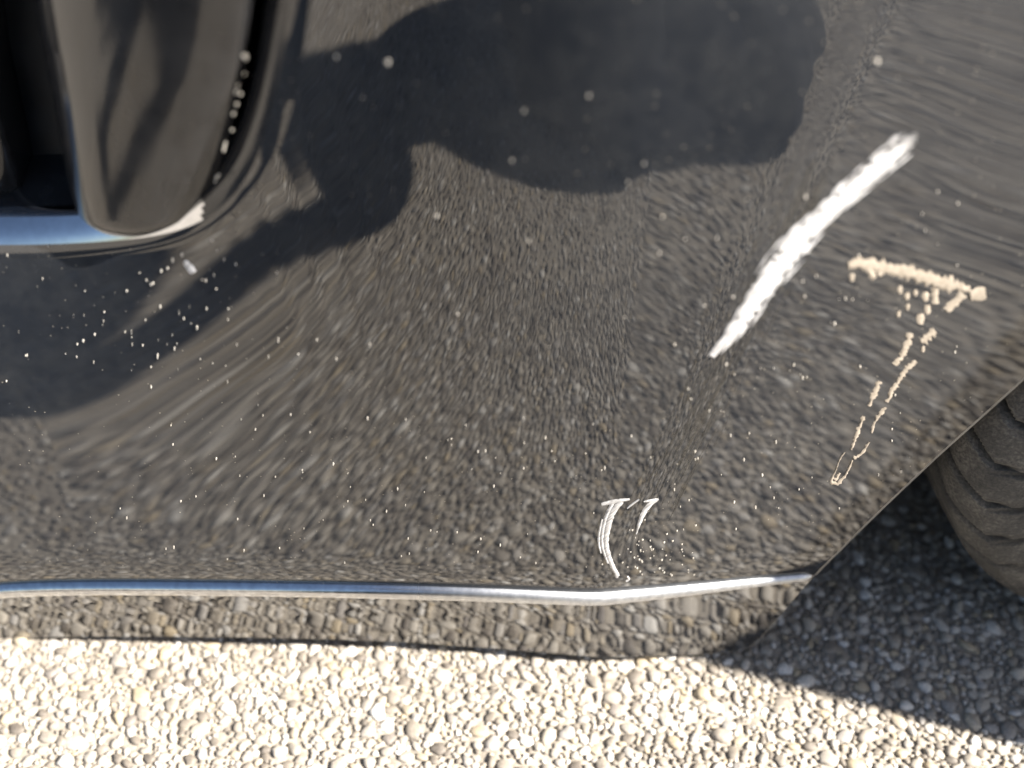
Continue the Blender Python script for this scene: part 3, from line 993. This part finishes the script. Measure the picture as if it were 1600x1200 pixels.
# ---------------------------------------------------------- wheel
def make_wheel():
    w = empty('wheel'); w.parent = car
    w.location = Vector(WC) - car.location
    w.rotation_euler = (0, 0, math.radians(5))
    # section: (across, radius) from the inner bead round the tread to the outer bead
    hw = 0.10; R = R_T
    sec = [(-0.080, 0.110), (-0.102, 0.130), (-0.106, 0.150), (-0.103, 0.171)]
    for q in np.linspace(-1, 1, 141):
        a = q * 0.098
        rr = R - 0.005 * q * q - 0.011 * max(0, abs(q) - 0.78) ** 1.5 / 0.22 ** 1.5 
        sec.append((a, rr))
    sec += [(0.103, 0.171), (0.106, 0.150), (0.102, 0.130), (0.080, 0.110)]
    sec = np.array(sec)
    n = 1000
    th = np.linspace(0, 2 * math.pi, n, endpoint=False)
    A, TH = np.meshgrid(sec[:, 0], th, indexing='ij')
    RR = np.repeat(sec[:, 1][:, None], n, 1)
    q = A / 0.098
    tread = np.zeros_like(A); tread[3:-3] = 1
    arc = TH * R
    g = np.zeros_like(A)
    def gr(dist, wd): return 1 - sstep(wd * 0.6, wd, np.abs(dist))
    for c in (-0.30, 0.30):                       # circumferential grooves
        g = np.maximum(g, gr((q - c) * 0.098, 0.0042))
    per = 2 * math.pi * R / 36
    for sgn in (-1, 1):                                  # curved lateral grooves in the shoulders
        aq = np.clip(np.abs(q) - 0.05, 0, 1)
        ph = (arc - sgn * 0.75 * aq * 0.098 - 0.012 * aq ** 2 + (0.5 * per if sgn > 0 else 0)) % per - per / 2
        m = (q * sgn > 0.05)
        g = np.maximum(g, np.where(m, gr(ph, 0.0034), 0))
    ph = (arc * 1.0 + q * 0.03) % (per * 1.0) - per / 2
    g = np.maximum(g, 0.7 * np.where(np.abs(q - 0.06) < 0.18, gr(ph, 0.0016), 0))
    g *= tread
    RR = RR - 0.007 * g
    # bevelled lettering-free rim guard on the sidewall
    V = np.stack([RR * np.cos(TH), -A, RR * np.sin(TH)], -1).reshape(-1, 3)
    me = mesh('tyre', V, grid_faces(len(sec), n, True))
    fattr(me, 'groove', g.ravel())
    bm = bmesh.new(); bm.from_mesh(me); bmesh.ops.recalc_face_normals(bm, faces=bm.faces); bm.to_mesh(me); bm.free()
    t = D.objects.new('tyre', me); COL.objects.link(t); me.materials.append(M_RUBBER); t.parent = w
    # rim: dished ring with five spokes
    V = []; pr = [(0.085, 0.111), (0.07, 0.105), (-0.02, 0.095), (-0.07, 0.103), (-0.085, 0.111)]
    for a, rr in pr:
        V += [(rr * math.cos(x), -a, rr * math.sin(x)) for x in np.linspace(0, 2 * math.pi, 72, endpoint=False)]
    Fc = grid_faces(len(pr), 72, True)
    for s in range(5):
        a0 = s * 2 * math.pi / 5
        o = len(V)
        for rr, hwid, yy in ((0.03, 0.022, -0.05), (0.08, 0.016, -0.058), (0.100, 0.022, -0.045)):
            for sg in (-1, 1):
                for dy in (0, 0.018):
                    V.append((rr * math.cos(a0) - sg * hwid * math.sin(a0), yy + dy, rr * math.sin(a0) + sg * hwid * math.cos(a0)))
        for k in range(2):
            b = o + 4 * k
            Fc += [(b, b + 2, b + 6, b + 4), (b + 1, b + 5, b + 7, b + 3), (b, b + 4, b + 5, b + 1), (b + 2, b + 3, b + 7, b + 6)]
    o = len(V)
    for yy, rr in ((-0.03, 0.05), (-0.055, 0.045), (-0.06, 0.02)):
        V += [(rr * math.cos(x), yy, rr * math.sin(x)) for x in np.linspace(0, 2 * math.pi, 24, endpoint=False)]
    Fc += grid_faces(3, 24, True, o) + [tuple(o + 48 + j for j in range(24))]
    me = mesh('rim', V, Fc, False)
    t = D.objects.new('rim', me); COL.objects.link(t); me.materials.append(M_STEEL); t.parent = w
    return w
wheel = make_wheel()

# ------------------------------------------------------------------ the photographer, crouching behind the phone (seen mirrored in the paint)
def skin_body(name, verts, edges, radii, root, mats, parent, sub=2, mat_fn=None):
    me = D.meshes.new(name)
    me.from_pydata(verts, edges, [])
    o = D.objects.new(name, me); COL.objects.link(o)
    sk = o.modifiers.new('skin', 'SKIN'); sk.use_smooth_shade = True
    sv = me.skin_vertices[0].data if me.skin_vertices else None
    if sv is None:
        bpy.context.view_layer.objects.active = o
        bm = bmesh.new(); bm.from_mesh(me); bm.verts.layers.skin.verify(); bm.to_mesh(me); bm.free()
        sv = me.skin_vertices[0].data
    for i, rr in enumerate(radii):
        sv[i].radius = (rr, rr) if np.isscalar(rr) else rr
        sv[i].use_root = (i == root)
    sb = o.modifiers.new('sub', 'SUBSURF'); sb.levels = sub; sb.render_levels = sub
    dg = bpy.context.evaluated_depsgraph_get(); dg.update()
    m2 = D.meshes.new_from_object(o.evaluated_get(dg))
    m2.name = name
    D.objects.remove(o)
    m2.materials.clear()
    for m in mats: m2.materials.append(m)
    if mat_fn:
        for p in m2.polygons: p.material_index = mat_fn(p.center)
    m2.polygons.foreach_set('use_smooth', np.ones(len(m2.polygons), dtype=bool))
    ob = D.objects.new(name, m2); COL.objects.link(ob)
    if parent is not None:
        ob.parent = parent; ob.location = -Vector(parent.location)
    return ob

PX = 0.18
def make_person():
    p = empty('person', (0.18, -0.45, 0.0))
    tag(p, 'person in dark clothes kneeling with a phone, mirrored in the car paint', 'person')
    V = [(0.0, -0.50, 0.27), (0.0, -0.47, 0.42), (0.0, -0.43, 0.60), (0.0, -0.39, 0.76), (0.0, -0.36, 0.86), (0.0, -0.335, 0.94), (0.0, -0.31, 1.005), (0.0, -0.29, 1.07)]
    R = [(0.20, 0.16), (0.19, 0.15), (0.18, 0.135), (0.18, 0.12), (0.07, 0.065), (0.062, 0.065), (0.078, 0.09), (0.068, 0.078)]
    V = [(x + PX, y, z) for x, y, z in V]
    E = [(i, i + 1) for i in range(7)]
    def chain(start, pts, rad):
        prev = start
        for q, rr in zip(pts, rad):
            V.append(q); R.append(rr); E.append((prev, len(V) - 1)); prev = len(V) - 1
        return prev
    for s in (-1, 1):
        kx = (0.165 if s > 0 else -0.23) + PX
        chain(0, [(0.095 * s + PX, -0.46, 0.24), (kx, -0.30, 0.18), (kx, -0.22 + 0.05 * s, 0.085), (kx, -0.26, 0.062), (kx * .98, -0.42, 0.058), (kx, -0.53, 0.050)],
              [0.135, 0.125, 0.092, 0.066, 0.058, 0.045])
        wr = chain(3, [(0.15 * s + PX, -0.36, 0.81), (0.22 * s + PX, -0.31, 0.75), (0.23 * s + PX * .6, -0.21, HC - 0.03), (0.15 * s, -0.13, HC - 0.04), (0.098 * s, -0.062, HC - 0.035)],
                   [0.075, 0.062, 0.048, 0.040, 0.028])
        pm = chain(wr, [(0.086 * s, -0.043, HC - 0.025)], [(0.030, 0.016)])
    def mf(c):
        if c.z > 0.905: return 2
        if c.z > 0.58 and c.y > -0.085 and abs(c.x) < 0.13: return 2
        if c.z > 0.40: return 0
        return 1
    b = skin_body('body', V, E, R, 0, [M_NAVY, M_DENIM, M_SKIN], p, 2, mf)
    # long dark coat hanging over the thighs to the ground
    VV = []; nr = 72; hs = np.linspace(0, 1, 14)
    for t in hs:
        for j in range(nr):
            a = 2 * math.pi * j / nr
            ca, sa = math.cos(a), math.sin(a)
            fold = 1 + 0.05 * t * math.sin(a * 9 + 0.6) + 0.03 * t * math.sin(a * 17)
            rx = 0.17 + 0.23 * t ** 0.75; ry = 0.13 + 0.20 * t ** 0.75
            fx = PX + rx * ca * fold * (1.28 if ca < 0 else 1.0) - 0.02 * t
            fy = -0.50 + 0.05 * t + ry * sa * fold + (0.11 * t * ca if sa > 0 else 0)
            VV.append((fx, fy, 0.60 - 0.575 * t + 0.006 * math.sin(a * 5)))
    link('coat', mesh('coat', VV, grid_faces(len(hs), nr, True)), M_NAVY, p)
    # fingers closing on the phone's sides
    ZH = HC - 0.02
    for s in (-1, 1):
        for k in range(4):
            z0 = ZH + 0.010 - 0.015 * k; L = (0.90, 1.0, 0.95, 0.75)[k]
            pts = [(0.088 * s, -0.045, z0), (0.092 * s, -0.018, z0 + 0.002), (0.084 * s, -0.004 + 0.0, z0 + 0.002), (0.084 * s - 0.020 * s * L, -0.0035, z0 + 0.002)]
            skin_body('finger', pts, [(0, 1), (1, 2), (2, 3)], [0.0085, 0.008, 0.0075, 0.0065], 0, [M_SKIN], p, 1)
        pts = [(0.080 * s, -0.055, ZH - 0.01), (0.070 * s, -0.045, ZH), (0.052 * s, -0.0285, ZH + 0.005)]
        skin_body('thumb', pts, [(0, 1), (1, 2)], [0.011, 0.009, 0.0075], 0, [M_SKIN], p, 1)
    # shoes, toes tucked under behind the knees
    for s in (-1, 1):
        kx = (0.165 if s > 0 else -0.23) + PX
        rings = [(-0.50, 0.034, 0.090), (-0.53, 0.040, 0.100), (-0.58, 0.042, 0.085), (-0.65, 0.046, 0.062), (-0.71, 0.046, 0.052), (-0.75, 0.036, 0.044), (-0.77, 0.014, 0.030)]
        VV = []; nr = 16
        for yy, w_, h_ in rings:
            for j in range(nr):
                a = 2 * math.pi * j / nr
                VV.append((kx + w_ * math.cos(a), yy, max(0.006, h_ / 2 + h_ / 2 * math.sin(a) * 1.1)))
        Fc = grid_faces(len(rings), nr, True) + [tuple(range(nr))[::-1], tuple((len(rings) - 1) * nr + j for j in range(nr))]
        o = link('shoe', mesh('shoe', VV, Fc), M_SHOE, p)
    # hair cap, ears, eyes, nose, mouth
    bm = bmesh.new()
    bmesh.ops.create_uvsphere(bm, u_segments=24, v_segments=16, radius=1, matrix=Matrix.Translation((PX, -0.315, 1.075)) @ Matrix.Diagonal((0.090, 0.105, 0.095, 1)))
    bmesh.ops.delete(bm, geom=[v for v in bm.verts if v.co.z < 1.005 or (v.co.y > -0.265 and v.co.z < 1.115)], context='VERTS')
    me = D.meshes.new('hair'); bm.to_mesh(me); bm.free()
    me.polygons.foreach_set('use_smooth', np.ones(len(me.polygons), dtype=bool))
    link('hair', me, M_HAIR, p)
    def blob(name, c, r3, mat):
        bm = bmesh.new()
        bmesh.ops.create_uvsphere(bm, u_segments=14, v_segments=10, radius=1, matrix=Matrix.Translation(c) @ Matrix.Diagonal((*r3, 1)))
        me = D.meshes.new(name); bm.to_mesh(me); bm.free()
        me.polygons.foreach_set('use_smooth', np.ones(len(me.polygons), dtype=bool))
        link(name, me, mat, p)
    for s in (-1, 1):
        blob('eye', (0.030 * s + PX, -0.222, 1.04), (0.012, 0.008, 0.008), M_EYE)
        blob('ear', (0.078 * s + PX, -0.315, 1.035), (0.010, 0.018, 0.030), M_SKIN)
    blob('nose', (PX, -0.212, 1.015), (0.013, 0.016, 0.020), M_SKIN)
    blob('mouth', (PX, -0.228, 0.98), (0.024, 0.008, 0.007), make_gloss('lips', (0.35, 0.14, 0.12), 0.4))
    return p
person = make_person()

# phone in the person's hands, its lens at the viewpoint
bm = bmesh.new()
bmesh.ops.create_cube(bm, size=1, matrix=Matrix.Diagonal((0.158, 0.076, 0.0082, 1)))
bmesh.ops.bevel(bm, geom=bm.edges[:], offset=0.003, segments=3, affect='EDGES')
me = D.meshes.new('phone_body'); bm.to_mesh(me); bm.free()
ph = empty('phone', (0, -0.0145, 0.6))
tag(ph, 'dark phone held up by the kneeling person, mirrored in the car paint', 'phone')
ph.location = (0, -0.018, HC + 0.006)
o = D.objects.new('phone_body', me); COL.objects.link(o); me.materials.append(M_PLASTIC); o.parent = ph
o.rotation_euler = (math.pi / 2 - 0.35, 0, 0)
bm = bmesh.new()
bmesh.ops.create_cone(bm, cap_ends=True, segments=28, radius1=0.008, radius2=0.007, depth=0.002, matrix=Matrix.Translation((0, 0, -0.0052)))
me = D.meshes.new('lens_ring'); bm.to_mesh(me); bm.free()
o2 = D.objects.new('lens_ring', me); COL.objects.link(o2); me.materials.append(M_STEEL); o2.parent = ph
o2.rotation_euler = (math.pi / 2 - 0.35, 0, 0)
